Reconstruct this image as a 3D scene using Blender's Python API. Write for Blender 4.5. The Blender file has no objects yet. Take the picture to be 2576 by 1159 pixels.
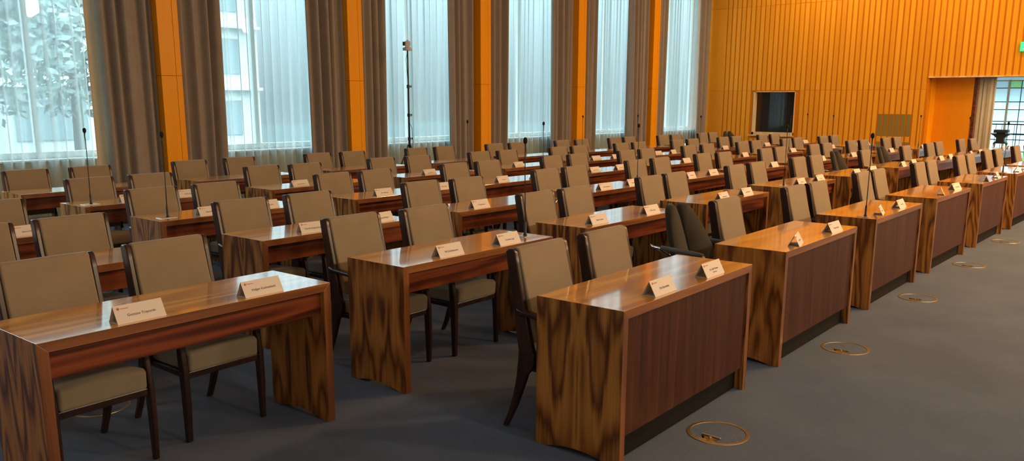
import bpy, bmesh, math, random
from mathutils import Vector, Matrix
random.seed(7)
SC = bpy.context.scene
COL = SC.collection
PI = math.pi
R = math.radians
# ---------------------------------------------------------------- bookkeeping
def tag(o, label=None, cat=None, group=None, kind=None):
    if label: o['label'] = label
    if cat: o['category'] = cat
    if group: o['group'] = group
    if kind: o['kind'] = kind
    return o
def empty(name, loc=(0, 0, 0), rz=0.0):
    o = bpy.data.objects.new(name, None)
    o.empty_display_size = .1
    o.location = loc; o.rotation_euler = (0, 0, rz)
    COL.objects.link(o)
    return o
def obj(name, bm, mat, parent=None, smooth=False, bev=0.0, seg=2, sub=0, auto=None):
    bmesh.ops.recalc_face_normals(bm, faces=bm.faces[:])
    me = bpy.data.meshes.new(name)
    bm.to_mesh(me); bm.free()
    for m in (mat if isinstance(mat, (list, tuple)) else [mat]):
        me.materials.append(m)
    if smooth:
        for p in me.polygons: p.use_smooth = True
        if auto is not None:
            me.set_sharp_from_angle(angle=R(auto))
    o = bpy.data.objects.new(name, me)
    COL.objects.link(o)
    if bev:
        b = o.modifiers.new('edge', 'BEVEL'); b.width = bev; b.segments = seg; b.limit_method = 'ANGLE'; b.angle_limit = R(40)
    if sub:
        s = o.modifiers.new('smooth', 'SUBSURF'); s.levels = sub; s.render_levels = sub
    if parent is not None: o.parent = parent
    return o
def copy_tree(root, loc=None, rz=None):
    c = root.copy(); COL.objects.link(c)
    if loc is not None: c.location = loc
    if rz is not None: c.rotation_euler = (0, 0, rz)
    for ch in list(root.children):
        k = ch.copy(); COL.objects.link(k); k.parent = c
        for g in list(ch.children):
            q = g.copy(); COL.objects.link(q); q.parent = k
    return c
def struct(name, bm, mat, **kw):
    o = obj(name, bm, mat, **kw); o['kind'] = 'structure'
    return o
# ---------------------------------------------------------------- shapes
def B(): return bmesh.new()
def box(bm, x0, x1, y0, y1, z0, z1, mi=0):
    vs = [bm.verts.new((x, y, z)) for z in (z0, z1) for y in (y0, y1) for x in (x0, x1)]
    for f in ((0, 2, 3, 1), (4, 5, 7, 6), (0, 1, 5, 4), (2, 6, 7, 3), (0, 4, 6, 2), (1, 3, 7, 5)):
        bm.faces.new([vs[i] for i in f]).material_index = mi
    return vs
def prism(bm, pts, axis, a0, a1, mi=0):
    """closed outline pts (u,v) extruded along axis from a0 to a1"""
    def P(u, v, a):
        return {'x': (a, u, v), 'y': (u, a, v), 'z': (u, v, a)}[axis]
    A = [bm.verts.new(P(u, v, a0)) for u, v in pts]
    Bv = [bm.verts.new(P(u, v, a1)) for u, v in pts]
    n = len(pts)
    bm.faces.new(A).material_index = mi; bm.faces.new(Bv[::-1]).material_index = mi
    for i in range(n):
        bm.faces.new((A[i], A[(i + 1) % n], Bv[(i + 1) % n], Bv[i])).material_index = mi
def tube(bm, pts, r, n=8, cap=True):
    pts = [Vector(p) for p in pts]
    rs = r if isinstance(r, (list, tuple)) else [r] * len(pts)
    rings = []; up = None
    for i, p in enumerate(pts):
        t = (pts[min(i + 1, len(pts) - 1)] - pts[max(i - 1, 0)]).normalized()
        if up is None:
            up = Vector((0, 0, 1)) if abs(t.z) < .9 else Vector((1, 0, 0))
        u = (up - t * up.dot(t)).normalized(); up = u
        v = t.cross(u)
        rings.append([bm.verts.new(p + (u * math.cos(2 * PI * k / n) + v * math.sin(2 * PI * k / n)) * rs[i]) for k in range(n)])
    for a, b in zip(rings, rings[1:]):
        for k in range(n):
            bm.faces.new((a[k], a[(k + 1) % n], b[(k + 1) % n], b[k]))
    if cap:
        bm.faces.new(rings[0][::-1]); bm.faces.new(rings[-1])
def lathe(bm, prof, n=16, c=(0, 0, 0)):
    rings = []
    for r, z in prof:
        rings.append([bm.verts.new((c[0] + r * math.cos(2 * PI * k / n), c[1] + r * math.sin(2 * PI * k / n), c[2] + z)) for k in range(n)])
    for a, b in zip(rings, rings[1:]):
        for k in range(n):
            bm.faces.new((a[k], a[(k + 1) % n], b[(k + 1) % n], b[k]))
    bm.faces.new(rings[0][::-1]); bm.faces.new(rings[-1])
# ---------------------------------------------------------------- materials
def mat(name):
    m = bpy.data.materials.new(name); m.use_nodes = True
    return m, m.node_tree.nodes, m.node_tree.links, m.node_tree.nodes['Principled BSDF']
def plain(name, col, rough=.5, metal=0.0, spec=.5, coat=0.0):
    m, n, l, p = mat(name)
    p.inputs['Base Color'].default_value = (*col, 1)
    p.inputs['Roughness'].default_value = rough
    p.inputs['Metallic'].default_value = metal
    p.inputs['Specular IOR Level'].default_value = spec
    p.inputs['Coat Weight'].default_value = coat
    return m
def nmath(n, l, op, a, b=None):
    x = n.new('ShaderNodeMath'); x.operation = op
    for i, v in enumerate((a, b)):
        if v is None: continue
        if isinstance(v, (int, float)): x.inputs[i].default_value = v
        else: l.new(v, x.inputs[i])
    return x.outputs[0]
def mixc(n, l, f, a, b, mode='MIX'):
    x = n.new('ShaderNodeMix'); x.data_type = 'RGBA'; x.blend_type = mode
    for s, v in ((0, f), (6, a), (7, b)):
        if isinstance(v, (int, float)): x.inputs[s].default_value = v
        elif isinstance(v, (tuple, list)): x.inputs[s].default_value = (*v, 1)
        else: l.new(v, x.inputs[s])
    return x.outputs[2]
def ramp(n, l, f, stops):
    x = n.new('ShaderNodeValToRGB'); e = x.color_ramp.elements
    while len(e) < len(stops): e.new(.5)
    for k, (p, c) in enumerate(stops):
        e[k].position = p; e[k].color = (*c, 1)
    l.new(f, x.inputs[0]); return x.outputs[0]
def noise(n, l, vec, scale, detail=2.0, rough=.5):
    x = n.new('ShaderNodeTexNoise'); x.inputs['Scale'].default_value = scale
    x.inputs['Detail'].default_value = detail; x.inputs['Roughness'].default_value = rough
    l.new(vec, x.inputs['Vector']); return x.outputs[0]
def scaled(n, l, vec, s):
    x = n.new('ShaderNodeVectorMath'); x.operation = 'MULTIPLY'; l.new(vec, x.inputs[0]); x.inputs[1].default_value = s
    return x.outputs[0]
def objcoords(n, l, rnd=9.0):
    tc = n.new('ShaderNodeTexCoord'); oi = n.new('ShaderNodeObjectInfo')
    c = n.new('ShaderNodeCombineXYZ')
    r = nmath(n, l, 'MULTIPLY', oi.outputs['Random'], rnd)
    for i in range(3): l.new(r, c.inputs[i])
    a = n.new('ShaderNodeVectorMath'); a.operation = 'ADD'
    return tc.outputs['Object'], c.outputs[0], a
def veneer(name, stops, along, rings=9.0, across=5.0, length=.5, rough=.2, book=False, streak=.35, coat=0.0, spec=.5):
    """figured wood veneer: contour lines of a stretched noise, plus fine pores running with the grain"""
    m, n, l, p = mat(name)
    oc, off, add = objcoords(n, l)
    src = oc
    if book:    # book-matched halves about the panel's middle
        sp = n.new('ShaderNodeSeparateXYZ'); l.new(oc, sp.inputs[0])
        pp = nmath(n, l, 'PINGPONG', sp.outputs[1], .2393)
        cb = n.new('ShaderNodeCombineXYZ'); l.new(sp.outputs[0], cb.inputs[0]); l.new(pp, cb.inputs[1]); l.new(sp.outputs[2], cb.inputs[2])
        src = cb.outputs[0]
    l.new(src, add.inputs[0]); l.new(off, add.inputs[1])
    s = [across] * 3; s[along] = length
    f = noise(n, l, scaled(n, l, add.outputs[0], s), 1.0, 2.6 if book else 1.5, .42 if book else .4)
    s2 = [70.0] * 3; s2[along] = 2.2
    fine = noise(n, l, scaled(n, l, add.outputs[0], s2), 1.0, 3.0, .6)
    s3 = [14.0] * 3; s3[along] = .5
    wide = noise(n, l, scaled(n, l, add.outputs[0], s3), 1.0, 2.0, .5)
    w = nmath(n, l, 'MULTIPLY', f, rings * 2 * PI)
    w = nmath(n, l, 'ADD', w, nmath(n, l, 'MULTIPLY', fine, 1.6))
    w = nmath(n, l, 'MULTIPLY', nmath(n, l, 'ADD', nmath(n, l, 'SINE', w), 1.0), .5)
    if book: w = nmath(n, l, 'POWER', nmath(n, l, 'MAXIMUM', w, 0.0), .6)
    w = nmath(n, l, 'ADD', nmath(n, l, 'MULTIPLY', w, 1 - streak - .25), nmath(n, l, 'ADD', nmath(n, l, 'MULTIPLY', fine, streak), nmath(n, l, 'MULTIPLY', wide, .25)))
    c = ramp(n, l, w, stops)
    l.new(c, p.inputs['Base Color'])
    p.inputs['Roughness'].default_value = rough
    p.inputs['Specular IOR Level'].default_value = spec
    p.inputs['Coat Weight'].default_value = coat
    p.inputs['Coat Roughness'].default_value = .075; p.inputs['Coat IOR'].default_value = 2.1
    return m
def cloth(name, c1, c2, scale=500.0, rough=.95, sheen=.2, bump=.15):
    m, n, l, p = mat(name)
    oc, off, add = objcoords(n, l); l.new(oc, add.inputs[0]); l.new(off, add.inputs[1])
    f = noise(n, l, add.outputs[0], scale, 2.0)
    g = noise(n, l, add.outputs[0], 6.0, 3.0)
    h = nmath(n, l, 'ADD', nmath(n, l, 'MULTIPLY', f, .6), nmath(n, l, 'MULTIPLY', g, .4))
    l.new(ramp(n, l, h, [(.3, c1), (.7, c2)]), p.inputs['Base Color'])
    p.inputs['Roughness'].default_value = rough; p.inputs['Specular IOR Level'].default_value = .15
    p.inputs['Sheen Weight'].default_value = sheen
    if bump:
        b = n.new('ShaderNodeBump'); b.inputs['Strength'].default_value = bump; b.inputs['Distance'].default_value = .002
        l.new(f, b.inputs['Height']); l.new(b.outputs[0], p.inputs['Normal'])
    return m
M = {}
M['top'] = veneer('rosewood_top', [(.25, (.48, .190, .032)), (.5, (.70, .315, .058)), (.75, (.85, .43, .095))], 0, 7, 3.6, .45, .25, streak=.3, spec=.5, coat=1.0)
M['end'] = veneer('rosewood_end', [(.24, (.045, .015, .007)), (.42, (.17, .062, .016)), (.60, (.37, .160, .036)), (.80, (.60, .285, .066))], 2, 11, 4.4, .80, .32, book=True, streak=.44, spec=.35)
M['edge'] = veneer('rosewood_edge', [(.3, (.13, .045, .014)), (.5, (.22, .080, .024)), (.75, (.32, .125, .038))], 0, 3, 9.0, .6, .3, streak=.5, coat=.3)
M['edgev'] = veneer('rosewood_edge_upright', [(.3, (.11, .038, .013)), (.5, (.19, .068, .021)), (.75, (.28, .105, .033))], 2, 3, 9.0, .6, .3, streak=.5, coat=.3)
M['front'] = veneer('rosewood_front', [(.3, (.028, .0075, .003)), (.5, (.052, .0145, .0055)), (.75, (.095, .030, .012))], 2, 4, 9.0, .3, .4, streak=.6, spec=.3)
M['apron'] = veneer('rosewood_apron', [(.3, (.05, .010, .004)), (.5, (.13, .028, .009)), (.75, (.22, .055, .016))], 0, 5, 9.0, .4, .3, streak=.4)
M['plinth'] = plain('black_plinth', (.004, .004, .004), .7, 0, .2)
M['metal'] = plain('brushed_steel', (.6, .6, .58), .3, 1.0)
M['chrome'] = plain('chrome', (.8, .8, .8), .12, 1.0)
M['brass'] = plain('worn_brass', (.55, .42, .2), .38, 1.0)
M['darkwood'] = veneer('stained_chair_wood', [(.3, (.018, .008, .006)), (.6, (.035, .014, .009)), (.85, (.06, .024, .014))], 2, 3, 8.0, .8, .3, streak=.4)
M['fabric'] = cloth('beige_upholstery', (.220, .171, .113), (.280, .219, .148))
M['blackfab'] = cloth('black_upholstery', (.020, .016, .012), (.036, .029, .022))
M['blackpl'] = plain('black_plastic', (.012, .012, .013), .45)
M['foam'] = plain('black_foam', (.008, .008, .008), .95)
M['greyfoam'] = plain('grey_arm_pad', (.11, .10, .085), .6)
M['camgrey'] = plain('pale_grey_plastic', (.55, .55, .54), .4)
M['card'] = plain('white_card', (.66, .60, .55), .6)
M['ink'] = plain('grey_ink', (.10, .075, .06), .7)
M['redink'] = plain('red_ink', (.6, .08, .05), .7)
M['drape'] = cloth('taupe_drape', (.25, .205, .168), (.32, .268, .222), 300.0, bump=.1)
M['lobbycloth'] = cloth('beige_lobby_cloth', (.40, .33, .22), (.48, .40, .28), 300.0)
M['reveal'] = cloth('cream_reveal', (.62, .5, .33), (.7, .58, .4), 200.0)
M['plaster'] = plain('cream_plaster', (.68, .58, .44), .9)
M['white'] = plain('white_paint', (.82, .83, .82), .5)
M['ceil'] = plain('ceiling_paint', (.75, .72, .66), .9)
M['palewood'] = veneer('pale_frame_wood', [(.3, (.62, .40, .18)), (.7, (.78, .56, .3))], 2, 3, 6, .4, .4)
M['iron'] = plain('dark_iron', (.03, .035, .04), .4, .6)
def wallwood(name, cols, rough=.5, tone=.22):
    m, n, l, p = mat(name)
    ge = n.new('ShaderNodeNewGeometry')
    tc = n.new('ShaderNodeTexCoord')
    v = scaled(n, l, tc.outputs['Object'], (9.0, 9.0, .5))
    f = noise(n, l, v, 1.0, 4.0, .6)
    f2 = noise(n, l, scaled(n, l, tc.outputs['Object'], (60, 60, 1.2)), 1.0, 2.0)
    h = nmath(n, l, 'ADD', nmath(n, l, 'MULTIPLY', f, .5), nmath(n, l, 'MULTIPLY', f2, .2))
    h = nmath(n, l, 'ADD', h, nmath(n, l, 'MULTIPLY', ge.outputs['Random Per Island'], tone))
    l.new(ramp(n, l, h, [(.2, cols[0]), (.5, cols[1]), (.75, cols[2])]), p.inputs['Base Color'])
    p.inputs['Roughness'].default_value = rough; p.inputs['Specular IOR Level'].default_value = .15
    return m
M['board'] = wallwood('amber_wall_board', [(.68, .27, .012), (.80, .345, .018), (.88, .41, .030)])
M['groove'] = wallwood('amber_wall_groove', [(.56, .165, .004), (.62, .19, .005), (.68, .215, .007)])
M['panel'] = wallwood('amber_plain_panel', [(.80, .30, .006), (.87, .345, .008), (.92, .38, .010)], .35, .05)
M['vent'] = plain('olive_mesh', (.24, .17, .03), .6)
def carpet():
    m, n, l, p = mat('blue_grey_carpet')
    tc = n.new('ShaderNodeTexCoord')
    f = noise(n, l, tc.outputs['Object'], 260.0, 2.0, .7)
    g = noise(n, l, tc.outputs['Object'], 1.3, 4.0, .6)
    h = nmath(n, l, 'ADD', nmath(n, l, 'MULTIPLY', f, .75), nmath(n, l, 'MULTIPLY', g, .25))
    l.new(ramp(n, l, h, [(.32, (.064, .086, .130)), (.5, (.108, .140, .208)), (.68, (.170, .212, .295))]), p.inputs['Base Color'])
    p.inputs['Roughness'].default_value = 1.0; p.inputs['Specular IOR Level'].default_value = .1
    b = n.new('ShaderNodeBump'); b.inputs['Strength'].default_value = .5; b.inputs['Distance'].default_value = .004
    l.new(f, b.inputs['Height']); l.new(b.outputs[0], p.inputs['Normal'])
    return m
M['carpet'] = carpet()
def sheer():
    m, n, l, p = mat('white_voile')
    out = n['Material Output']; n.remove(p)
    tr = n.new('ShaderNodeBsdfTransparent'); tr.inputs[0].default_value = (.80, .94, .97, 1)
    tl = n.new('ShaderNodeBsdfTranslucent'); tl.inputs[0].default_value = (.40, .50, .52, 1)
    df = n.new('ShaderNodeBsdfDiffuse'); df.inputs[0].default_value = (.55, .58, .58, 1)
    a = n.new('ShaderNodeMixShader'); a.inputs[0].default_value = .42; l.new(tl.outputs[0], a.inputs[1]); l.new(df.outputs[0], a.inputs[2])
    lw = n.new('ShaderNodeLayerWeight'); lw.inputs[0].default_value = .5   # the weave closes up where a fold turns edge-on
    f = nmath(n, l, 'ADD', nmath(n, l, 'MULTIPLY', lw.outputs['Facing'], .68), .42)
    b = n.new('ShaderNodeMixShader'); l.new(f, b.inputs[0]); l.new(tr.outputs[0], b.inputs[1]); l.new(a.outputs[0], b.inputs[2])
    l.new(b.outputs[0], out.inputs[0])
    return m
M['sheer'] = sheer()
def clearglass(name, col=(.95, .98, .98), mixv=.06):
    m, n, l, p = mat(name)
    out = n['Material Output']; n.remove(p)
    tr = n.new('ShaderNodeBsdfTransparent'); tr.inputs[0].default_value = (*col, 1)
    gl = n.new('ShaderNodeBsdfGlossy'); gl.inputs['Roughness'].default_value = .02
    b = n.new('ShaderNodeMixShader'); b.inputs[0].default_value = mixv
    l.new(tr.outputs[0], b.inputs[1]); l.new(gl.outputs[0], b.inputs[2]); l.new(b.outputs[0], out.inputs[0])
    return m
M['glass'] = clearglass('window_glass')
def stained(name, col):
    m, n, l, p = mat(name)
    out = n['Material Output']; n.remove(p)
    tr = n.new('ShaderNodeBsdfTransparent'); tr.inputs[0].default_value = (*col, 1)
    tl = n.new('ShaderNodeBsdfTranslucent'); tl.inputs[0].default_value = (*col, 1)
    b = n.new('ShaderNodeMixShader'); b.inputs[0].default_value = .5
    l.new(tr.outputs[0], b.inputs[1]); l.new(tl.outputs[0], b.inputs[2]); l.new(b.outputs[0], out.inputs[0])
    return m
M['st_blue'] = stained('pale_blue_glass', (.78, .93, .96))
M['st_clear'] = stained('milky_glass', (.95, .98, .98))
M['st_green'] = stained('green_glass', (.62, .92, .58))
M['boothglass'] = plain('dark_booth_glass', (.012, .014, .016), .03, 0, .6)
def emit(name, col, s):
    m, n, l, p = mat(name)
    p.inputs['Base Color'].default_value = (*col, 1)
    p.inputs['Emission Color'].default_value = (*col, 1); p.inputs['Emission Strength'].default_value = s
    return m
M['cream'] = plain('cream_wall_paint', (.72, .66, .56), .85)
M['exitgreen'] = emit('lit_green_sign', (.03, .75, .28), 1.2)
M['exitwhite'] = emit('lit_white_symbol', (.9, 1, .95), 1.5)
M['facade'] = plain('white_render', (.8, .8, .78), .9)
M['farglass'] = plain('far_window_glass', (.30, .36, .38), .3)
M['leaf'] = cloth('leaf_green', (.26, .31, .29), (.38, .44, .41), 3.0, bump=0)
M['bark'] = plain('bark', (.09, .07, .05), .9)
M['lawn'] = plain('dark_paving', (.07, .08, .08), 1.0, 0, 0.0)
ORD = ['', 'first', 'second', 'third', 'fourth', 'fifth', 'sixth', 'seventh', 'eighth', 'ninth', 'tenth']
ROW = {1: 'aisle row', 2: 'second row from aisle', 3: 'third row from aisle', 4: 'fourth row from aisle', 5: 'fifth row from aisle', 6: 'window row'}
COUNT = 'toward panelled wall'
def nth(i, j): return ORD[j + 1] if i in (2, 3, 4) else ORD[j]
DESKS=[(1,1,-0.008,-0.006,1.26),(1,2,1.893,0.033,0.88),(1,3,3.788,0.068,0.45),(1,4,5.696,0.077,-0.41),(1,5,7.654,0.059,-0.74),(1,6,9.533,0.018,-1.49),
(1,7,11.285,-0.03,-1.89),(1,8,13.25,-0.103,-2.46),(2,0,-1.88,1.402,1.81),(2,1,0.023,1.452,1.06),(2,2,1.881,1.514,0.61),(2,3,3.777,1.534,0.32),
(2,4,5.725,1.56,-1.15),(2,5,7.598,1.515,-0.74),(2,6,9.52,1.48,-0.51),(2,7,11.407,1.414,-2.39),(2,8,13.246,1.359,-2.46),(2,9,15.524,1.264,-3.03),
(3,0,-1.771,2.75,2.11),(3,1,0.009,2.8,1.44),(3,2,1.902,2.832,0.71),(3,3,3.779,2.877,0.82),(3,4,5.687,2.874,-0.17),(3,5,7.486,2.861,-0.74),
(3,6,9.389,2.828,-1.31),(3,7,11.287,2.776,-1.89),(3,8,13.268,2.702,-2.46),(3,9,15.074,2.616,-3.03),(4,0,-1.903,4.086,2.11),(4,1,0.008,4.155,1.42),
(4,2,1.912,4.181,0.37),(4,3,3.732,4.211,0.4),(4,4,5.605,4.216,-0.17),(4,5,7.448,4.202,-0.74),(4,6,9.368,4.17,-1.31),(4,7,11.315,4.116,-1.89),
(4,8,13.234,4.045,-2.46),(4,9,15.129,3.955,-3.03),(5,1,0.004,5.477,2.08),(5,2,1.891,5.509,1.43),(5,3,3.781,5.536,0.4),(5,4,5.632,5.54,-0.17),
(5,5,7.482,5.527,-0.74),(5,6,9.314,5.495,-1.31),(5,7,11.228,5.444,-1.89),(5,8,13.069,5.376,-2.46),(5,9,15.033,5.284,-3.03),(6,1,0.007,6.926,2.21),
(6,2,1.873,6.936,1.12),(6,3,3.818,6.976,0.4),(6,4,5.703,6.98,-0.17),(6,5,7.545,6.965,-0.74),(6,6,9.459,6.932,-1.31),(6,7,11.203,6.884,-1.89),
(6,8,13.039,6.817,-2.46),(6,9,14.925,6.73,-3.03)]
CHAIRS=[(6,1,'L',0.296,7.619,1.54),(6,1,'R',0.962,7.637,1.54),(5,1,'L',0.336,6.181,1.54),(5,1,'R',0.935,6.202,1.54),(4,1,'L',0.277,4.855,1.54),(4,1,'R',0.87,4.871,1.54),
(3,1,'L',0.314,3.568,1.54),(3,1,'R',0.922,3.586,1.54),(2,1,'L',0.307,2.283,1.54),(2,1,'R',0.921,2.25,1.54),(1,1,'L',0.262,0.726,1.54),(1,1,'R',0.876,0.741,1.54),
(2,0,'R',-0.931,2.268,2.11),(2,0,'L',-1.556,2.187,2.11),(3,0,'R',-0.884,3.567,2.11),(3,0,'L',-1.45,3.525,2.11),(4,0,'R',-0.929,4.823,2.11),(6,2,'L',2.145,7.657,0.97),
(6,2,'R',2.891,7.766,0.97),(5,2,'L',2.274,6.307,0.97),(5,2,'R',2.815,6.242,0.97),(4,2,'L',2.193,4.922,0.97),(4,2,'R',2.756,4.926,0.97),(3,2,'L',2.178,3.62,0.97),
(3,2,'R',2.739,3.569,0.97),(2,2,'L',2.159,2.262,0.97),(2,2,'R',2.704,2.264,0.97),(1,2,'R',2.765,0.908,0.97),(6,3,'L',4.107,7.738,0.4),(6,3,'R',4.724,7.742,0.4),
(5,3,'L',4.066,6.344,0.4),(5,3,'R',4.672,6.302,0.4),(4,3,'L',4.013,4.973,0.4),(4,3,'R',4.606,4.977,0.4),(3,3,'L',4.054,3.64,0.4),(3,3,'R',4.607,3.649,0.4),
(2,3,'L',4.059,2.348,0.4),(2,3,'R',4.61,2.375,0.4),(1,3,'L',4.068,0.898,0.4),(1,3,'R',4.58,0.888,0.4),(6,4,'L',5.992,7.739,-0.17),(6,4,'R',6.615,7.737,-0.17),
(5,4,'L',5.92,6.324,-0.17),(5,4,'R',6.515,6.298,-0.17),(4,4,'L',5.893,4.975,-0.17),(4,4,'R',6.495,4.973,-0.17),(3,4,'L',5.975,3.696,-0.17),(3,4,'R',6.596,3.7,-0.17),
(2,4,'L',6.028,2.376,-0.17),(2,4,'R',6.647,2.387,-0.17),(1,4,'L',5.988,0.927,-0.17),(1,4,'R',6.499,0.926,-0.17),(6,5,'L',7.841,7.721,-0.74),(6,5,'R',8.446,7.714,-0.74),
(5,5,'L',7.778,6.283,-0.74),(5,5,'R',8.355,6.275,-0.74),(4,5,'L',7.744,4.959,-0.74),(4,5,'R',8.325,4.951,-0.74),(3,5,'L',7.809,3.712,-0.74),(3,5,'R',8.32,3.635,-0.74),
(2,5,'L',7.922,2.371,-0.74),(2,5,'R',8.489,2.349,-0.74),(1,5,'L',7.951,0.88,-0.74),(1,5,'R',8.434,0.863,-0.74),(6,6,'L',9.762,7.685,-1.31),(6,6,'R',10.392,7.67,-1.31),
(5,6,'L',9.617,6.249,-1.31),(5,6,'R',10.192,6.235,-1.31),(4,6,'L',9.671,4.934,-1.31),(4,6,'R',10.296,4.908,-1.31),(3,6,'L',9.692,3.589,-1.31),(3,6,'R',10.33,3.618,-1.31),
(2,6,'R',10.335,2.259,-1.31),(1,6,'L',9.84,0.826,-1.31),(1,6,'R',10.314,0.803,-1.31),(6,7,'L',11.514,7.634,-1.89),(6,7,'R',12.048,7.617,-1.89),(5,7,'L',11.539,6.194,-1.89),
(5,7,'R',12.133,6.175,-1.89),(4,7,'L',11.626,4.873,-1.89),(4,7,'R',12.299,4.911,-1.89),(3,7,'L',11.598,3.526,-1.89),(3,7,'R',12.176,3.507,-1.89),(2,7,'R',12.19,2.163,-1.89),
(1,7,'L',11.602,0.82,-1.89),(1,7,'R',12.157,0.774,-1.89),(6,8,'L',13.358,7.564,-2.46),(6,8,'R',13.905,7.541,-2.46),(5,8,'L',13.387,6.123,-2.46),(5,8,'R',13.953,6.099,-2.46),
(4,8,'L',13.554,4.818,-2.46),(4,8,'R',14.211,4.838,-2.46),(3,8,'L',13.631,3.54,-2.46),(3,8,'R',14.149,3.474,-2.46),(2,8,'L',13.565,2.123,-2.46),(2,8,'R',14.202,2.119,-2.46),
(1,8,'L',13.573,0.744,-2.46),(1,8,'R',14.22,0.649,-2.46),(6,9,'L',15.256,7.573,-3.03),(6,9,'R',15.739,7.548,-3.03),(5,9,'L',15.367,6.116,-3.03),(5,9,'R',15.89,6.044,-3.03),
(4,9,'L',15.458,4.75,-3.03),(4,9,'R',16.098,4.733,-3.03),(3,9,'L',15.44,3.422,-3.03),(3,9,'R',15.915,3.338,-3.03),(2,9,'L',15.854,2.085,-3.03),(2,9,'R',16.327,1.967,-3.03)]
BLACK=[(2.25,1.02,-6,'black split-back office chair at second desk in aisle row, counting toward panelled wall'),
(9.76,2.51,-4,'black split-back office chair at seventh desk in second row from aisle'),
(11.68,2.41,-4,'black split-back office chair at eighth desk in second row from aisle'),
(17.0,7.75,-20,'black split-back office chair standing by panelled wall past the window row')]
MICS=[(5,1,.13,.165,0,0),(4,1,.15,.17,0,0),(2,1,1.30,.165,0,0),(1,3,.12,.12,0,0),(5,3,1.30,.17,0,0),(4,3,1.30,.17,0,0),(3,3,1.30,.17,0,0),(6,7,.19,.10,0,0),(6,6,.20,.17,0,0),(5,7,.2,.17,0,0),(2,4,.22,.15,0,0),(4,7,1.26,.24,0,0),(5,9,1.3,.2,0,0),(4,8,1.3,.2,0,0),(3,9,.70,.24,0,0),(2,8,.9,.25,0,0),(1,6,.12,.19,0,0)]
CARDPOS={(2,0,0):.43,(2,0,1):1.03,(2,1,0):.425,(2,1,1):.975,(1,1,0):.43,(1,1,1):.975,(1,2,0):.32,(1,2,1):1.03,(1,3,0):.35,(1,3,1):.93,(2,2,0):.26,(2,2,1):1.02,(3,1,0):.46,(3,1,1):1.12,(3,2,0):.34,(4,1,0):.45,(4,1,1):1.0,(4,2,0):.40,(4,2,1):1.22}
CARDTURN={(1,2,0):14,(1,3,0):12,(2,2,0):-2,(1,4,0):14,(1,5,0):25}
LETTERED=[]
OUTLETS=[(.67,-.16,0,'brass ring floor outlet before the first desk of the aisle row'),(2.59,-.15,0,'brass ring floor outlet before the second desk of the aisle row'),(4.51,-.12,0,'brass ring floor outlet before the third desk of the aisle row'),(6.44,-.12,0,'brass ring floor outlet before the fourth desk of the aisle row'),(8.40,-.12,0,'brass ring floor outlet before the fifth desk of the aisle row'),(-1.2,2.58,0,'brass ring floor outlet under the seats behind the foremost open desk')]
TREES=[(5.2,24,9,2.6,1,'leafy tree seen through middle of first window voile'),(9.2,28,9.5,2.6,2,'taller leafy tree outside first window, beside pale building'),(-.5,27,9,2.2,3,'leafy tree standing outside, before first window begins')]
SKY=(.76,.94,1.0); SKYS=.62; SKYZ=16.0; EXPO=0.0
WARM=(1.0,.74,.45)
LAMPS=[(-4,-8.4,55,.6,4.6,1.1,(1,.84,.64)),(0,-8.4,120,.6,4.6,1.1,(1,.84,.64))]+[(x,-8.4,e,.6,4.6,1.1) for x,e in ((4,195),(8,215),(12,210),(16,170))]+[(17.3,y,e) for y,e in ((-6,60),(-3,68),(0,70),(3,76),(6,98))]+[(x,-2.8,310,.5,5.95,0,(1.0,.50,.17)) for x in (6.5,10,13.5)]+[(19.40,1.6,30,.3,2.26),(21.2,1.6,34,.3,2.26)]  # low tilted row by the opposite wall is unseen fill added for upright faces
# ================================================================ camera (metres; X runs along the desk rows, Y towards the windows)
FX, PITCH, ROLL, CY, CH = 2061.2, .197158, .0032014, 669.52, 1.6378
F0 = Vector((.763906, .645327, 0)); R0 = Vector((.645327, -.763906, 0)); Z0 = Vector((0, 0, 1))
fw = F0 * math.cos(PITCH) - Z0 * math.sin(PITCH)
up = F0 * math.sin(PITCH) + Z0 * math.cos(PITCH)
cr, sr = math.cos(ROLL), math.sin(ROLL)
rx = R0 * cr + up * sr; uy = -R0 * sr + up * cr
cd = bpy.data.cameras.new('camera'); cam = bpy.data.objects.new('camera', cd); COL.objects.link(cam)
cd.sensor_fit = 'HORIZONTAL'; cd.sensor_width = 36.0; cd.lens = FX / 2576 * 36
cd.shift_y = (CY - 1159 / 2) / 2576
cd.clip_start = .05; cd.clip_end = 300
mw = Matrix((rx, uy, -fw)).transposed().to_4x4(); mw.translation = Vector((-2.98970, -1.88219, CH))
cam.matrix_world = mw
SC.camera = cam
# ================================================================ room shell
XB, YW, YR, XR, ZC = 18.9, 9.2, -9.0, -7.0, 6.0     # panelled end wall, pillar faces, opposite wall, wall behind camera, ceiling
bm = B(); box(bm, XR - .2, 24.2, YR - .2, 9.9, -.12, 0); struct('floor', bm, M['carpet'])
bm = B(); box(bm, XR - .2, XB + .3, YR - .2, 9.9, ZC, ZC + .12); struct('ceiling', bm, M['ceil'])
def boards(bm, rng, place, cuts, zs, per=.135, wd=.097, th=.014):
    """vertical boards; cuts = [(y0,y1,z0,z1)] stay free"""
    y = rng[0]
    while y + wd <= rng[1]:
        for z0, z1 in zs:
            segs = [(z0 + .003, z1 - .003)]
            for c0, c1, d0, d1 in cuts:
                if y + wd > c0 and y < c1:
                    new = []
                    for a, b in segs:
                        if d1 <= a or d0 >= b: new.append((a, b)); continue
                        if d0 - a > .02: new.append((a, d0))
                        if b - d1 > .02: new.append((d1, b))
                    segs = new
            for a, b in segs: place(bm, y, y + wd, a, b, th)
        y += per
DOOR = (-.9, 3.5, 0, 2.245); BOOTH = (6.74, 7.91, .79, 1.955)
VENT = (3.80, 4.60, -1, 1.385)
bm = B()
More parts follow.
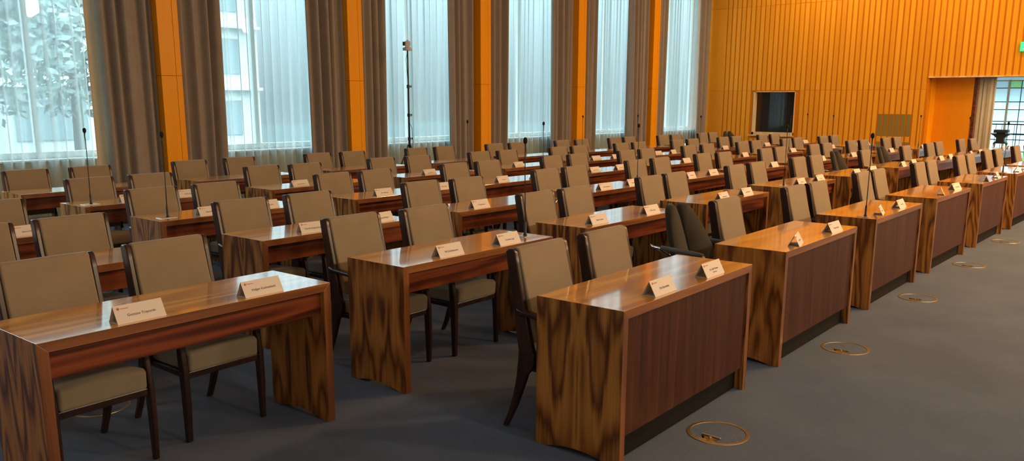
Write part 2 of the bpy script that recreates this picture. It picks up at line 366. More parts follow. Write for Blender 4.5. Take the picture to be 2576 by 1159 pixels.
def rect_wall(bm, y0, y1, z0, z1): box(bm, XB, XB + .25, y0, y1, z0, z1, 0)
rect_wall(bm, YR, DOOR[0], 0, ZC); rect_wall(bm, DOOR[0], DOOR[1], DOOR[3], ZC); rect_wall(bm, DOOR[1], BOOTH[0], 0, ZC)
rect_wall(bm, BOOTH[0], BOOTH[1], 0, BOOTH[2]); rect_wall(bm, BOOTH[0], BOOTH[1], BOOTH[3], ZC); rect_wall(bm, BOOTH[1], 9.9, 0, ZC)
def pb(bm, y0, y1, a, b, th): box(bm, XB - th, XB - .0005, y0, y1, a, b, 1)
boards(bm, (YR, 8.87), pb, [DOOR, (BOOTH[0] - .04, BOOTH[1] + .02, BOOTH[2] - .1, BOOTH[3] + .01), VENT], [(0, 1.98), (1.98, 4.20), (4.20, ZC)])
for z0, z1 in ((0, 1.98), (1.98, 4.20), (4.20, ZC)): pb(bm, 8.82, 9.35, z0 + .003, z1 - .003, .014)
struct('wall_back', bm, [M['groove'], M['board']])
bm = B(); box(bm, XB - .045, XB + .3, DOOR[0], DOOR[1] + .02, DOOR[3], DOOR[3] + .035)
struct('trim_1', bm, M['palewood'], bev=.004)
bm = B(); box(bm, XR, XB, YR - .2, YR, 0, ZC); struct('wall_right', bm, M['cream'])
bm = B(); box(bm, XR - .2, XR, YR, 9.9, 0, ZC); struct('wall_rear', bm, M['cream'])
# window wall: spandrels, headers, wood pillars
PIL = [2.69 + 3.238 * k for k in range(-3, 5)]
bm = B()
xs = [XR] + PIL + [XB]
for k in range(len(xs) - 1):
    x0 = xs[k] + (.15 if k else 0); x1 = xs[k + 1] + (.15 if k + 1 < len(xs) - 1 else 0)
    box(bm, x0, x1, 9.66, 9.9, 0, .90); box(bm, x0, x1, 9.66, 9.9, 5.6, ZC)
for x in PIL: box(bm, x - .12, x + .42, 9.55, 9.9, 0, ZC)
struct('wall_left', bm, M['plaster'])
for k, x in enumerate(PIL):
    bm = B()
    for z0, z1 in ((0, 1.985), (1.989, 4.2), (4.204, ZC)):
        box(bm, x, x + .215, YW, YW + .36, z0, z1); box(bm, x + .2195, x + .30, YW, YW + .36, z0, z1)
    struct('trim_%d' % (k + 2), bm, M['panel'], bev=.002)
BAYS = [(PIL[k] + .30, PIL[k + 1] if k + 1 < len(PIL) else XB - .03) for k in range(len(PIL))]
for k, (x0, x1) in enumerate(BAYS):
    bm = B(); w0, w1 = x0 + .12, x1 - .12
    if k == len(BAYS) - 1: w1 = x1 - .25
    for a, b in ((w0, w0 + .06), ((w0 + w1) / 2 - .035, (w0 + w1) / 2 + .035), (w1 - .06, w1)): box(bm, a, b, 9.70, 9.77, .90, 5.6)
    for a, b in ((.90, .99), (4.9, 4.96), (5.54, 5.6)): box(bm, w0, w1, 9.703, 9.767, a, b)
    fr = struct('window_%d' % (k + 1), bm, M['white'], bev=.004)
    bm = B(); box(bm, w0 + .05, w1 - .05, 9.73, 9.738, .95, 5.56); obj('pane', bm, M['glass'], fr)
    bm = B(); box(bm, w0 - .05, w1 + .05, 9.56, 9.70, .875, .90); obj('window_sill', bm, M['white'], fr, bev=.004)
# ---------------------------------------------------------------- curtains
def pleats(x0, x1, y, z0, z1, wl, amp, seed, lean0=0, lean1=0, nz=9, per=11):
    rnd = random.Random(seed)
    bm = B(); n = max(4, int((x1 - x0) / wl * per))
    ks = int((x1 - x0) / wl) + 3
    jit = [rnd.uniform(.55, 1.25) for _ in range(ks)]; ph = [rnd.uniform(-.35, .35) for _ in range(ks)]
    drift = [rnd.uniform(-.5, .5) for _ in range(ks)]
    grid = []
    for q in range(nz + 1):
        t = q / nz; z = z0 + (z1 - z0) * t; row = []
        for i in range(n + 1):
            u = i / n; x = x0 + (x1 - x0) * u
            c = (x - x0) / wl; k = int(c); fr = c - k
            fr = fr * fr * (3 - 2 * fr)
            a = jit[k] * (1 - fr) + jit[k + 1] * fr; b = ph[k] * (1 - fr) + ph[k + 1] * fr; dd = drift[k] * (1 - fr) + drift[k + 1] * fr
            s = math.sin(2 * PI * (c + b + .18 * dd * math.sin(2.2 * t + seed)))
            yy = y - amp * a * (.8 + .2 * math.sin(3 * t + dd * 4)) * (s + .22 * math.sin(4 * PI * c + dd * 6))
            bow = (lean0 * (1 - u) + lean1 * u) * (1 - t) ** 1.5
            row.append(bm.verts.new((x + bow, yy, z)))
        grid.append(row)
    for a, b in zip(grid, grid[1:]):
        for i in range(n): bm.faces.new((a[i], a[i + 1], b[i + 1], b[i]))
    return bm
# opening edges of the voile as they hang between the drapes, window by window
EDGE = {1: (-2.0, -.9), 2: (.55, 1.93), 3: (3.75, 5.17), 4: (6.83, 8.43), 5: (10.10, 11.55), 6: (13.32, 14.73), 7: (16.6, 18.27)}
WIN = {2: 'first', 3: 'second', 4: 'third', 5: 'fourth', 6: 'fifth', 7: 'last'}
for k, (x0, x1) in enumerate(BAYS):
    if k < 2:               # two further bays beside and behind the camera
        continue
    s0, s1 = EDGE[k]
    w = WIN[k]
    o = obj('voile_curtain', pleats(s0 - .10, min(18.85, s1 + .15 + .017 * (s1 + 3)) if k > 2 else s1 - .09, 9.515, .02, 5.75, .16, .048, 31 + k), M['sheer'], smooth=True)
    tag(o, 'translucent white voile curtain over the %s tall window, counting toward panelled wall' % w, 'curtain', 'voile curtains')
    for side, (a, b, l0, l1) in (('before', (x0 + .004, s0, 0, -.03)), ('after', (s1, x1 - .004, .05, 0))):
        o = obj('drape', pleats(a, b, 9.35, .02, 5.8, .19, .078, 50 + 7 * k + (side == 'after'), l0, l1), M['drape'], smooth=True)
        sm = o.modifiers.new('thick', 'SOLIDIFY'); sm.thickness = .006
        tag(o, 'taupe pleated drape %s the %s window, counting toward panelled wall' % ('on the near edge of' if side == 'before' else 'on the far edge of', w), 'curtain', 'taupe drapes')
o = obj('reveal_strip', pleats(1.855, 2.02, 9.49, .02, 5.8, .3, .015, 5), M['reveal'], smooth=True)  # strip put in for the lit side wall of the window niche
o.modifiers.new('thick', 'SOLIDIFY').thickness = .006
tag(o, 'cream lining strip standing for lit niche side between voile and drape at first window', 'curtain')
# booth window in the end wall
bm = B()
box(bm, XB - .03, XB + .2, BOOTH[1] - .055, BOOTH[1], BOOTH[2], BOOTH[3]); box(bm, XB - .03, XB + .2, BOOTH[0], BOOTH[0] + .02, BOOTH[2], BOOTH[3])
box(bm, XB - .03, XB + .2, BOOTH[0], BOOTH[1], BOOTH[2] - .0, BOOTH[2] + .075); box(bm, XB - .03, XB + .2, BOOTH[0], BOOTH[1], BOOTH[3] - .02, BOOTH[3])
fr = struct('window_9', bm, M['palewood'], bev=.003)
bm = B(); box(bm, XB + .10, XB + .11, BOOTH[0] + .02, BOOTH[1] - .05, BOOTH[2] + .07, BOOTH[3] - .02); obj('pane', bm, M['boothglass'], fr)
bm = B(); box(bm, XB - .07, XB - .031, BOOTH[0] - .03, BOOTH[1] + .1, BOOTH[2] - .035, BOOTH[2]); obj('window_sill', bm, M['palewood'], fr, bev=.003)
# vent panels between the boards
v = tag(empty('vent_grille', (XB, 4.19, 0)), 'olive perforated vent fields between the amber boards of end wall', 'vent')
y = YR; ks = 0
while y < 4.6:
    if y > 3.79 and y < 4.60:
        bm = B(); box(bm, -.012, -.0005, y - 4.19, y + .095 - 4.19, .845, 1.383); obj('perforated_panel', bm, M['vent'], v)
        bm = B(); box(bm, -.012, -.0005, y - 4.19, y + .095 - 4.19, .05, .70); obj('perforated_panel', bm, M['vent'], v)
        bm = B(); box(bm, -.014, -.0005, y - 4.19, y + .095 - 4.19, .703, .842); obj('board_piece', bm, M['board'], v)
    y += .135
# exit sign
e = tag(empty('exit_sign', (XB - .05, 1.47, 2.80)), 'lit green exit sign with running figure on panelled wall', 'sign')
bm = B(); box(bm, -.03, .022, -.2, .2, 0, .2); obj('housing', bm, M['exitgreen'], e, bev=.004)
bm = B(); box(bm, -.034, -.0301, -.17, -.03, .04, .16); obj('door_symbol', bm, M['exitwhite'], e)
bm = B()
lathe(bm, [(.001, -.012), (.012, -.006), (.012, .006), (.001, .012)], 10, (-.033, .10, .15))
for pts in ([(-.033, .10, .135), (-.033, .09, .09)], [(-.033, .09, .09), (-.033, .06, .065), (-.033, .07, .035)], [(-.033, .09, .09), (-.033, .115, .06), (-.033, .145, .05)], [(-.033, .10, .13), (-.033, .065, .115)], [(-.033, .10, .13), (-.033, .13, .105)]):
    tube(bm, pts, .007, 6)
obj('running_figure', bm, M['exitwhite'], e, smooth=True)
# ---------------------------------------------------------------- foyer behind the opening
bm = B(); box(bm, 19.15, 24.2, -2.5, 4.6, 2.30, 2.42); struct('ceiling_foyer', bm, M['white'])
bm = B(); box(bm, 19.16, 24.2, 4.4, 4.6, 0, 2.3); box(bm, 19.16, 24.2, -2.6, -2.4, 0, 2.3); struct('wall_foyer', bm, M['white'])
bm = B(); box(bm, 19.60, 19.68, 2.66, 4.40, 0, 2.298); box(bm, 19.60, 19.80, 2.585, 2.655, 0, 2.298, 1); box(bm, 19.152, 19.60, 3.50, 3.56, 0, 2.298)
struct('wall_lobby', bm, [M['panel'], M['apron']])
o = obj('lobby_curtain', pleats(2.262, 2.78, 0, .03, 2.29, .11, .011, 91, 0, 0), M['lobbycloth'], smooth=True)
for vtx in o.data.vertices: vtx.co = Vector((20.0 + vtx.co.y, vtx.co.x, vtx.co.z))
o.modifiers.new('thick', 'SOLIDIFY').thickness = .006
tag(o, 'beige curtain hanging beside the lobby glazing in the end opening', 'curtain')
g = tag(empty('leaded_window', (23.5, .6, 0)), 'tall leaded lobby window of pale blue and milky panes', 'window')
bm = B()
ZR = [0, .35, .67, 1.17, 1.49, 1.70, 2.07, 2.27]
YB = [-2.2, -1.55, -.95, -.3, .3, .95, 1.6, 2.28, 2.57, 3.2, 3.8]
for z in ZR: box(bm, -.012, .012, -2.8, 3.2, z - .009, z + .009)
for y in YB: box(bm, -.013, .013, y - .6 - .008, y - .6 + .008, 0, 2.28)
obj('lead_lines', bm, M['iron'], g)
bm = B()
for y in (2.575, 1.3, 0, -1.3): box(bm, -.05, .03, y - .6 - .025, y - .6 + .025, 0, 2.29)
obj('mullion', bm, M['plaster'], g)
rr = random.Random(3)
pm = {'st_blue': B(), 'st_clear': B(), 'st_green': B()}
for zi in range(len(ZR) - 1):
    for yi in range(len(YB) - 1):
        key = 'st_clear' if zi == 4 else ('st_green' if (zi in (0, 6) and rr.random() < .45) else ('st_clear' if rr.random() < .22 else 'st_blue'))
        box(pm[key], -.003, .003, YB[yi] - .6, YB[yi + 1] - .6, ZR[zi], ZR[zi + 1])
obj('blue_panes', pm['st_blue'], M['st_blue'], g); obj('milky_panes', pm['st_clear'], M['st_clear'], g); obj('green_panes', pm['st_green'], M['st_green'], g)
bm = B()
for yi in range(len(YB) - 1):
    w = YB[yi + 1] - YB[yi]
    for t in range(3):
        yc = YB[yi] + w * (t + .5) / 3 - .6
        prism(bm, [(yc - .05, 1.69), (yc + .05, 1.69), (yc, 1.50)], 'x', -.006, -.0035)
obj('wedge_panes', bm, M['st_blue'], g)
r_ = tag(empty('railing', (22.9, .6, 0)), 'dark iron railing with thin balusters before the leaded window', 'railing')
bm = B()
for z in (.12, .84, 1.10): tube(bm, [(0, -2.9, z), (0, 3.2, z)], .016 if z != .84 else .022, 8)
obj('rail', bm, M['iron'], r_, smooth=True)
for q in range(42):
    y = -2.85 + q * .145
    bm = B(); tube(bm, [(0, y, .12), (0, y + .012 * math.sin(q), .84), (0, y, 1.10)], .007, 6); obj('baluster', bm, M['iron'], r_, smooth=True)
for y in (-2.85, -.8, 1.2, 3.15):
    bm = B(); tube(bm, [(0, y, 0), (0, y, 1.1)], .016, 8); obj('post', bm, M['iron'], r_, smooth=True)
t_ = tag(empty('lectern', (22.0, 2.38, 0)), 'dark lectern with thick slab top and flared column in lobby', 'lectern')
bm = B(); box(bm, -.17, .17, -.16, .16, .90, .98); obj('slab_top', bm, M['blackpl'], t_, bev=.01)
bm = B(); prism(bm, [(-.24, .87), (.24, .87), (.15, .82), (.09, .76), (.10, .68), (.17, .62), (-.17, .62), (-.10, .68), (-.09, .76), (-.15, .82)], 'x', -.12, .12); obj('column', bm, M['blackpl'], t_, bev=.01)
for a in (-1, 1):
    for b in (-1, 1):
        bm = B(); tube(bm, [(a * .09, b * .14, .63), (a * .13, b * .19, 0)], .014, 8); obj('leg', bm, M['metal'], t_, smooth=True)
bm = B(); box(bm, -.1, .1, -.1, .1, .87, .90); obj('neck', bm, M['blackpl'], t_)
# ================================================================ desks (origin: front near corner on the floor; X along, Y to the back)
DL, DD, DH, TH = 1.400, .4785, .740, .043
def end_panel(bm, x0, x1, mit):
    """side of the desk with an arched foot; mit mitres its head into the top"""
    pts = [(0, 0), (.055, 0)] + [(.055 + (DD - .11) * t, .026 * math.sin(PI * t)) for t in (.1, .2, .3, .4, .5, .6, .7, .8, .9)] + [(DD - .055, 0), (DD, 0)]
    lo, hi = DH - TH, DH
    zo, zi = (hi, lo) if mit == 'low' else (lo, hi)
    A = [bm.verts.new((x0, y, z)) for y, z in pts]; C = [bm.verts.new((x1, y, z)) for y, z in pts]
    A += [bm.verts.new((x0, DD, zo)), bm.verts.new((x0, 0, zo))]; C += [bm.verts.new((x1, DD, zi)), bm.verts.new((x1, 0, zi))]
    n = len(A)
    bm.faces.new(A); bm.faces.new(C[::-1])
    for i in range(n): bm.faces.new((A[i], A[(i + 1) % n], C[(i + 1) % n], C[i]))
def make_desk(front):
    root = empty('desk')
    bm = B(); prism(bm, [(0, DH), (DL, DH), (DL - TH, DH - TH), (TH, DH - TH)], 'y', 0, DD)
    bm.normal_update()
    for f in bm.faces:
        if abs(f.normal.y) > .9: f.material_index = 1
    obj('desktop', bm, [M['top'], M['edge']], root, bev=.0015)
    for x0, x1, m in ((0, TH, 'low'), (DL - TH, DL, 'high')):
        bm = B(); end_panel(bm, x0, x1, m); bm.normal_update()
        for f in bm.faces:
            if abs(f.normal.y) > .9 and f.calc_center_median().z > .1: f.material_index = 1
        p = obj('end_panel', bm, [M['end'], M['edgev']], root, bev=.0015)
        for y in (.03, DD - .03):
            bm = B(); lathe(bm, [(.011, -.003), (.011, .004)], 10, ((x0 + x1) / 2, y, .0)); 
            for v in bm.verts: v.co.z = max(v.co.z, .0005) - .0004
            obj('foot_glide', bm, M['metal'], p)
    if front:
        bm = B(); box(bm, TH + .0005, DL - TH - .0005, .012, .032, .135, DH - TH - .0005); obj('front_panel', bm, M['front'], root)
        bm = B(); box(bm, TH + .0005, DL - TH - .0005, .05, .07, .004, .136); obj('plinth', bm, M['plinth'], root)
    else:
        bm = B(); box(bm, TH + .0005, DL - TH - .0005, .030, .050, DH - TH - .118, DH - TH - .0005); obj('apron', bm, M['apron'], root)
    bm = B(); box(bm, TH + .0005, DL - TH - .0005, DD - .06, DD - .04, DH - TH - .05, DH - TH - .0005); obj('back_rail', bm, M['apron'], root)
    return root
def desk_label(i, j):
    return 'glossy rosewood desk with %s, %s in %s, counting toward panelled wall' % ('closed front' if i == 1 else 'open front', nth(i, j), ROW[i])
protoA, protoB = make_desk(True), make_desk(False)
usedA = usedB = False
POSE = {}
for i, j, x, y, a in DESKS:
    POSE[(i, j)] = (x, y, R(a))
    if i == 1: o = protoA if not usedA else copy_tree(protoA); usedA = True
    else: o = protoB if not usedB else copy_tree(protoB); usedB = True
    o.location = (x, y, 0); o.rotation_euler = (0, 0, R(a))
    tag(o, desk_label(i, j), 'desk', 'rosewood desks in six rows')
def on_desk(i, j, s, t, z=DH):
    x, y, a = POSE[(i, j)]
    return (x + s * math.cos(a) - t * math.sin(a), y + s * math.sin(a) + t * math.cos(a), z)
# ================================================================ armchairs (origin: floor under the head of the back; facing -Y)
def strip(front, back):
    return front + back[::-1]
def make_chair():
    root = empty('armchair')
    for s in (-1, 1):
        xa, xb = (s * .196, s * .225)
        x0, x1 = min(xa, xb), max(xa, xb)
        bm = B()
        prism(bm, strip([(-.180, .415), (-.151, .52), (-.128, .62), (-.099, .75), (-.075, .86), (-.062, .915), (-.044, .932)],
                        [(-.086, .415), (-.070, .52), (-.055, .62), (-.034, .75), (-.012, .86), (-.002, .915), (-.012, .931)]), 'x', x0, x1)
        obj('back_post', bm, M['darkwood'], root, smooth=True, bev=.006, auto=50)
        bm = B()        # rear leg sweeping back to the floor
        prism(bm, strip([(-.180, .425), (-.186, .385), (-.178, .345), (-.140, .305), (-.110, .22), (-.066, .11), (-.010, 0)],
                        [(-.086, .425), (-.083, .385), (-.079, .345), (-.072, .28), (-.050, .18), (-.018, .08), (.018, 0)]), 'x', x0, x1)
        obj('leg', bm, M['darkwood'], root, smooth=True, bev=.006, auto=50)
        bm = B()        # front leg, running on up to carry the arm
        prism(bm, strip([(-.512, .0), (-.522, .2), (-.520, .36), (-.500, .48), (-.478, .606)],
                        [(-.486, .0), (-.478, .2), (-.470, .36), (-.462, .48), (-.446, .606)]), 'x', x0 - (.002 if s < 0 else -.002), x1)
        obj('leg', bm, M['darkwood'], root, smooth=True, bev=.006, auto=50)
        bm = B()
        pts = [(-.085, .600), (-.12, .604), (-.25, .596), (-.40, .592), (-.495, .590)]
        top = [(-.075, .640), (-.12, .630), (-.25, .622), (-.40, .618), (-.498, .612)]
        prism(bm, strip(pts, top), 'x', s * .192 if s > 0 else s * .236, s * .236 if s > 0 else s * .192)
        obj('armrest', bm, M['darkwood'], root, smooth=True, bev=.008, auto=50)
    bm = B()            # seat rails between the legs
    prism(bm, [(-.505, .318), (-.505, .352), (-.10, .350), (-.10, .322)], 'x', -.205, .205)
    obj('seat_frame', bm, M['darkwood'], root, bev=.004)
    bm = B()            # cushion
    xs = [-.193, -.10, 0, .10, .193]; ys = [-.525, -.50, -.40, -.25, -.14]
    top = [[bm.verts.new((x * (1.0 if k else .985), y, .455 + .022 * (1 - (x / .2) ** 2) * (1 if 0 < k < 4 else .35) - .030 * (k / 4) - (.016 if k == 0 else 0))) for x in xs] for k, y in enumerate(ys)]
    bot = [[bm.verts.new((x, y + (.008 if k == 0 else 0), .352 - .002 * (k / 4))) for x in xs] for k, y in enumerate(ys)]
    for k in range(4):
        for q in range(4):
            bm.faces.new((top[k][q], top[k][q + 1], top[k + 1][q + 1], top[k + 1][q])); bm.faces.new((bot[k][q], bot[k + 1][q], bot[k + 1][q + 1], bot[k][q + 1]))
    ed = lambda g: g[0] + [r[-1] for r in g[1:]] + g[-1][-2::-1] + [r[0] for r in g[-2:0:-1]]
    T, Bt = ed(top), ed(bot)
    for k in range(len(T)): bm.faces.new((T[k], Bt[k], Bt[(k + 1) % len(T)], T[(k + 1) % len(T)]))
    obj('seat', bm, M['fabric'], root, smooth=True, bev=.014, auto=60, seg=3)
    bm = B()            # upholstered back
    prism(bm, strip([(-.196, .47), (-.175, .53), (-.140, .64), (-.106, .76), (-.076, .88), (-.066, .925), (-.054, .936)],
                    [(-.112, .47), (-.098, .53), (-.078, .64), (-.050, .76), (-.024, .88), (-.014, .922), (-.026, .936)]), 'x', -.1955, .1955)
    obj('backrest', bm, M['fabric'], root, smooth=True, bev=.010, auto=50, seg=3)
    return root
protoC = make_chair(); first = True
SEAT = {'L': 'first', 'R': 'second'}
for i, j, s, x, y, a in CHAIRS:
    o = protoC if first else copy_tree(protoC); first = False
    o.location = (x, y, 0); o.rotation_euler = (0, 0, R(a))
    tag(o, 'beige armchair, %s seat at %s desk in %s, counting toward panelled wall' % (SEAT[s], nth(i, j), ROW[i]), 'chair', 'beige armchairs behind the desks')
# ---------------------------------------------------------------- black winged office chairs
def make_black():
    root = empty('office_chair')
    for s in (-1, 1):
        # outline of one wing in x (sideways) and height, thickened and leaned back
        out = [(.006, .44), (.004, .60), (.006, .74), (.014, .85), (.030, .912), (.062, .934), (.096, .930), (.128, .900), (.172, .825), (.212, .72), (.238, .62), (.248, .53), (.240, .45), (.21, .42), (.06, .42)]
        bm = B(); lay = []
        for yo, sc in ((-.026, .90), (-.012, 1.0), (.016, 1.0), (.030, .90)):
            cx = sum(p[0] for p in out) / len(out); cz = sum(p[1] for p in out) / len(out)
            ring = []
            for u, v in out:
                uu = cx + (u - cx) * sc; vv = cz + (v - cz) * (1 - (1 - sc) * .5)
                lean = -.19 + .17 * ((vv - .42) / .5); wrap = -.05 * (uu / .23) ** 2
                ring.append(bm.verts.new((s * uu, lean + wrap + yo, vv)))
            lay.append(ring)
        n = len(out)
        bm.faces.new(lay[0]); bm.faces.new(lay[-1][::-1])
        for a, b in zip(lay, lay[1:]):
            for k in range(n): bm.faces.new((a[k], a[(k + 1) % n], b[(k + 1) % n], b[k]))
        obj('backrest_wing', bm, M['blackfab'], root, smooth=True, auto=70)
    bm = B(); prism(bm, [(-.23, -.50), (.23, -.50), (.235, -.45), (.21, -.14), (-.21, -.14), (-.235, -.45)], 'z', .42, .475)
    obj('seat', bm, M['blackfab'], root, smooth=True, bev=.02, seg=3, auto=50)
    bm = B(); tube(bm, [(-.27, -.44, .635), (-.27, -.10, .645), (-.262, -.02, .648), (-.235, .02, .648), (-.20, .0, .63), (-.10, -.09, .55), (0, -.135, .50), (.10, -.09, .55), (.20, .0, .63), (.235, .02, .648), (.262, -.02, .648), (.27, -.10, .645), (.27, -.44, .635)], .010, 8)
    obj('arm_frame', bm, M['chrome'], root, smooth=True)
    for s in (-1, 1):
        bm = B(); tube(bm, [(s * .27, -.44, .639), (s * .27, -.40, .642), (s * .27, -.10, .651)], [.012, .017, .017], 10); obj('arm_pad', bm, M['greyfoam'], root, smooth=True)
        bm = B(); tube(bm, [(s * .27, -.44, .635), (s * .265, -.455, .60), (s * .24, -.44, .44), (s * .22, -.40, .41)], .010, 8); obj('arm_support', bm, M['chrome'], root, smooth=True)
    bm = B(); lathe(bm, [(.03, .10), (.03, .25), (.02, .25), (.02, .42), (.06, .421)], 14, (0, -.32, 0)); obj('gas_column', bm, M['blackpl'], root, smooth=True, auto=40)
    for k in range(5):
        an = 2 * PI * k / 5 + .3; bm = B()
        tube(bm, [(0, -.32, .12), (.12 * math.cos(an), -.32 + .12 * math.sin(an), .105), (.25 * math.cos(an), -.32 + .25 * math.sin(an), .075)], [.024, .02, .013], 8)
        f = obj('base_arm', bm, M['blackpl'], root, smooth=True)
        bm = B(); lathe(bm, [(.012, -.012), (.027, -.010), (.027, .010), (.012, .012)], 14)
        bmesh.ops.transform(bm, matrix=Matrix.Translation((.25 * math.cos(an), -.32 + .25 * math.sin(an), .0275)) @ Matrix.Rotation(PI / 2, 4, 'X'), verts=bm.verts); bm.normal_update()
        obj('castor', bm, M['blackpl'], f, smooth=True, auto=40)
    return root
protoK = make_black(); first = True
for (x, y, a, lab) in BLACK:
    o = protoK if first else copy_tree(protoK); first = False
    o.location = (x, y, 0); o.rotation_euler = (0, 0, R(a))
    tag(o, lab, 'chair', 'black office chairs with split backs')
# ================================================================ gooseneck microphones
def make_mic():
    root = empty('microphone')
    bm = B(); box(bm, -.075, .06, -.045, .045, .0004, .004); obj('base_plate', bm, M['metal'], root, bev=.001)
    bm = B(); lathe(bm, [(.013, .004), (.013, .012), (.0095, .016), (.0085, .085), (.0045, .095)], 14); obj('socket', bm, M['blackpl'], root, smooth=True, auto=40)
    bm = B(); tube(bm, [(0, 0, .09), (.002, 0, .25), (.006, .001, .42), (.006, 0, .54), (.002, 0, .60), (.004, 0, .625)], [.0038, .0034, .0034, .0034, .005, .0065], 8); obj('gooseneck', bm, M['blackpl'], root, smooth=True)
    bm = B(); lathe(bm, [(.004, -.02), (.011, -.016), (.0145, -.004), (.0145, .010), (.010, .021), (.003, .025)], 12, (.004, 0, .645)); obj('foam_head', bm, M['foam'], root, smooth=True)
    return root
protoM = make_mic(); first = True
for k, (i, j, s, t, lx, ly) in enumerate(MICS):
    o = protoM if first else copy_tree(protoM); first = False
    o.location = on_desk(i, j, s, t); o.rotation_euler = (0, 0, POSE[(i, j)][2] + (0 if s < .7 else PI))
    tag(o, 'black gooseneck microphone on %s desk in %s, counting toward panelled wall' % (nth(i, j), ROW[i]), 'microphone', 'gooseneck microphones')
# lean of single goosenecks about their sockets
for o in [x for x in COL.objects if x.name.startswith('microphone')]:
    o.rotation_mode = 'XYZ'
# ================================================================ tent name cards
CWD, CHT, CDP = .21, .072, .078
def make_card():
    root = empty('name_card')
    t = .0013
    bm = B()
    prism(bm, [(-CDP / 2, .0004), (CDP / 2, .0004), (0, CHT), (0, CHT - .004), (CDP / 2 - .0035, .0004 + t), (-CDP / 2 + .0035, .0004 + t), (-.0006, CHT - .004), (-.0006, CHT)], 'x', -CWD / 2, CWD / 2)
    obj('folded_card', bm, M['card'], root)
    return root
SL = math.atan2(CHT, CDP / 2)
def lettering(txt, size, mat_, x, up_, name, al='CENTER'):
    """letters lying on the sloping face that looks towards -Y"""
    c = bpy.data.curves.new(name, 'FONT'); c.body = txt; c.size = size; c.align_x = al; c.extrude = .0001
    o = bpy.data.objects.new('tmp', c); COL.objects.link(o)
    dg = bpy.context.evaluated_depsgraph_get(); me = bpy.data.meshes.new_from_object(o.evaluated_get(dg))
    bpy.data.objects.remove(o)
    me.materials.clear(); me.materials.append(mat_); me.name = name
    mt = Matrix.Translation((x, -CDP / 2, .0004)) @ Matrix.Rotation(SL, 4, 'X') @ Matrix.Translation((0, up_, .0008))
    me.transform(mt)
    return me
def emblem():
    bm = B(); lathe(bm, [(.0001, 0), (.0058, 0), (.0058, .0003), (.0001, .0003)], 16)
    bmesh.ops.transform(bm, matrix=Matrix.Translation((-CWD / 2 + .019, -CDP / 2, .0004)) @ Matrix.Rotation(SL, 4, 'X') @ Matrix.Translation((0, .066, .0008)), verts=bm.verts)
    me = bpy.data.meshes.new('emblem'); bm.to_mesh(me); bm.free(); me.materials.append(M['redink']); return me
EMB = emblem(); HEADER = lettering('Hannover', .0085, M['redink'], -CWD / 2 + .029, .0632, 'heading', 'LEFT')
protoN = make_card(); first = True
TEXT = {(2, 0, 0): 'Gostane Trayorek', (2, 0, 1): 'Holger Kuchenbeck', (2, 1, 0): 'Till Scholtermann', (2, 1, 1): 'Christian Jagt', (1, 1, 0): 'Lilo Barenthin', (1, 1, 1): 'Dr. Ralf Weimar',
        (3, 1, 0): 'Claudia Bogenschneider', (3, 1, 1): 'Manuel Philipps', (2, 2, 0): 'Britta Hansen', (2, 2, 1): 'Elke Lorenz', (3, 2, 0): 'B. Nettelmann', (1, 2, 0): 'R. Lindemann', (1, 2, 1): 'Simone Lange'}
GEN = [lettering(x, .0165, M['ink'], .005, .029, 'lettering') for x in ('Martin Hellmann', 'Sabine Reimers', 'Jens Albrecht', 'Karin Vogt')]
rc = random.Random(12)
for i, j, x, y, a in DESKS:
    if i == 6: continue
    for q, s0 in ((0, .43), (1, 1.02)):
        s = CARDPOS.get((i, j, q), s0 + rc.uniform(-.05, .05)); tw = rc.uniform(-7, 7) if (i, j) not in ((2, 0), (2, 1), (1, 1)) else 0
        if (i, j, q) in CARDTURN: tw = CARDTURN[(i, j, q)]
        o = protoN if first else copy_tree(protoN); 
        if first:
            first = False
        o.location = on_desk(i, j, s, .062 + (rc.uniform(0, .03) if (i, j) not in ((2, 0), (2, 1), (1, 1), (1, 2)) else 0)); o.rotation_euler = (0, 0, R(a + tw))
        tag(o, 'white tent name card, %s on %s desk in %s toward panelled wall' % (('first', 'second')[q], nth(i, j), ROW[i]), 'name card', 'tent name cards on the desks')
        LETTERED.append((o, i, j, q))
for o, i, j, q in LETTERED:     # print: all cards near enough to show any
    if j > 4 and not (i == 1 and j < 6): continue
    if (i, j, q) in TEXT: me = lettering(TEXT[(i, j, q)], .0165 if (i, j, q) != (1, 1, 1) else .0145, M['ink'], .005, .029 if (i, j, q) != (1, 1, 1) else .034, 'lettering')
    else: me = GEN[(i * 3 + j + q) % 4]
    for nm, m_ in (('lettering', me), ('emblem', EMB), ('heading', HEADER)):
        k = bpy.data.objects.new(nm, m_); COL.objects.link(k); k.parent = o
    if (i, j, q) == (1, 1, 1):
        k = bpy.data.objects.new('lettering', lettering('Dezernent', .0105, M['ink'], .005, .019, 'lettering')); COL.objects.link(k); k.parent = o
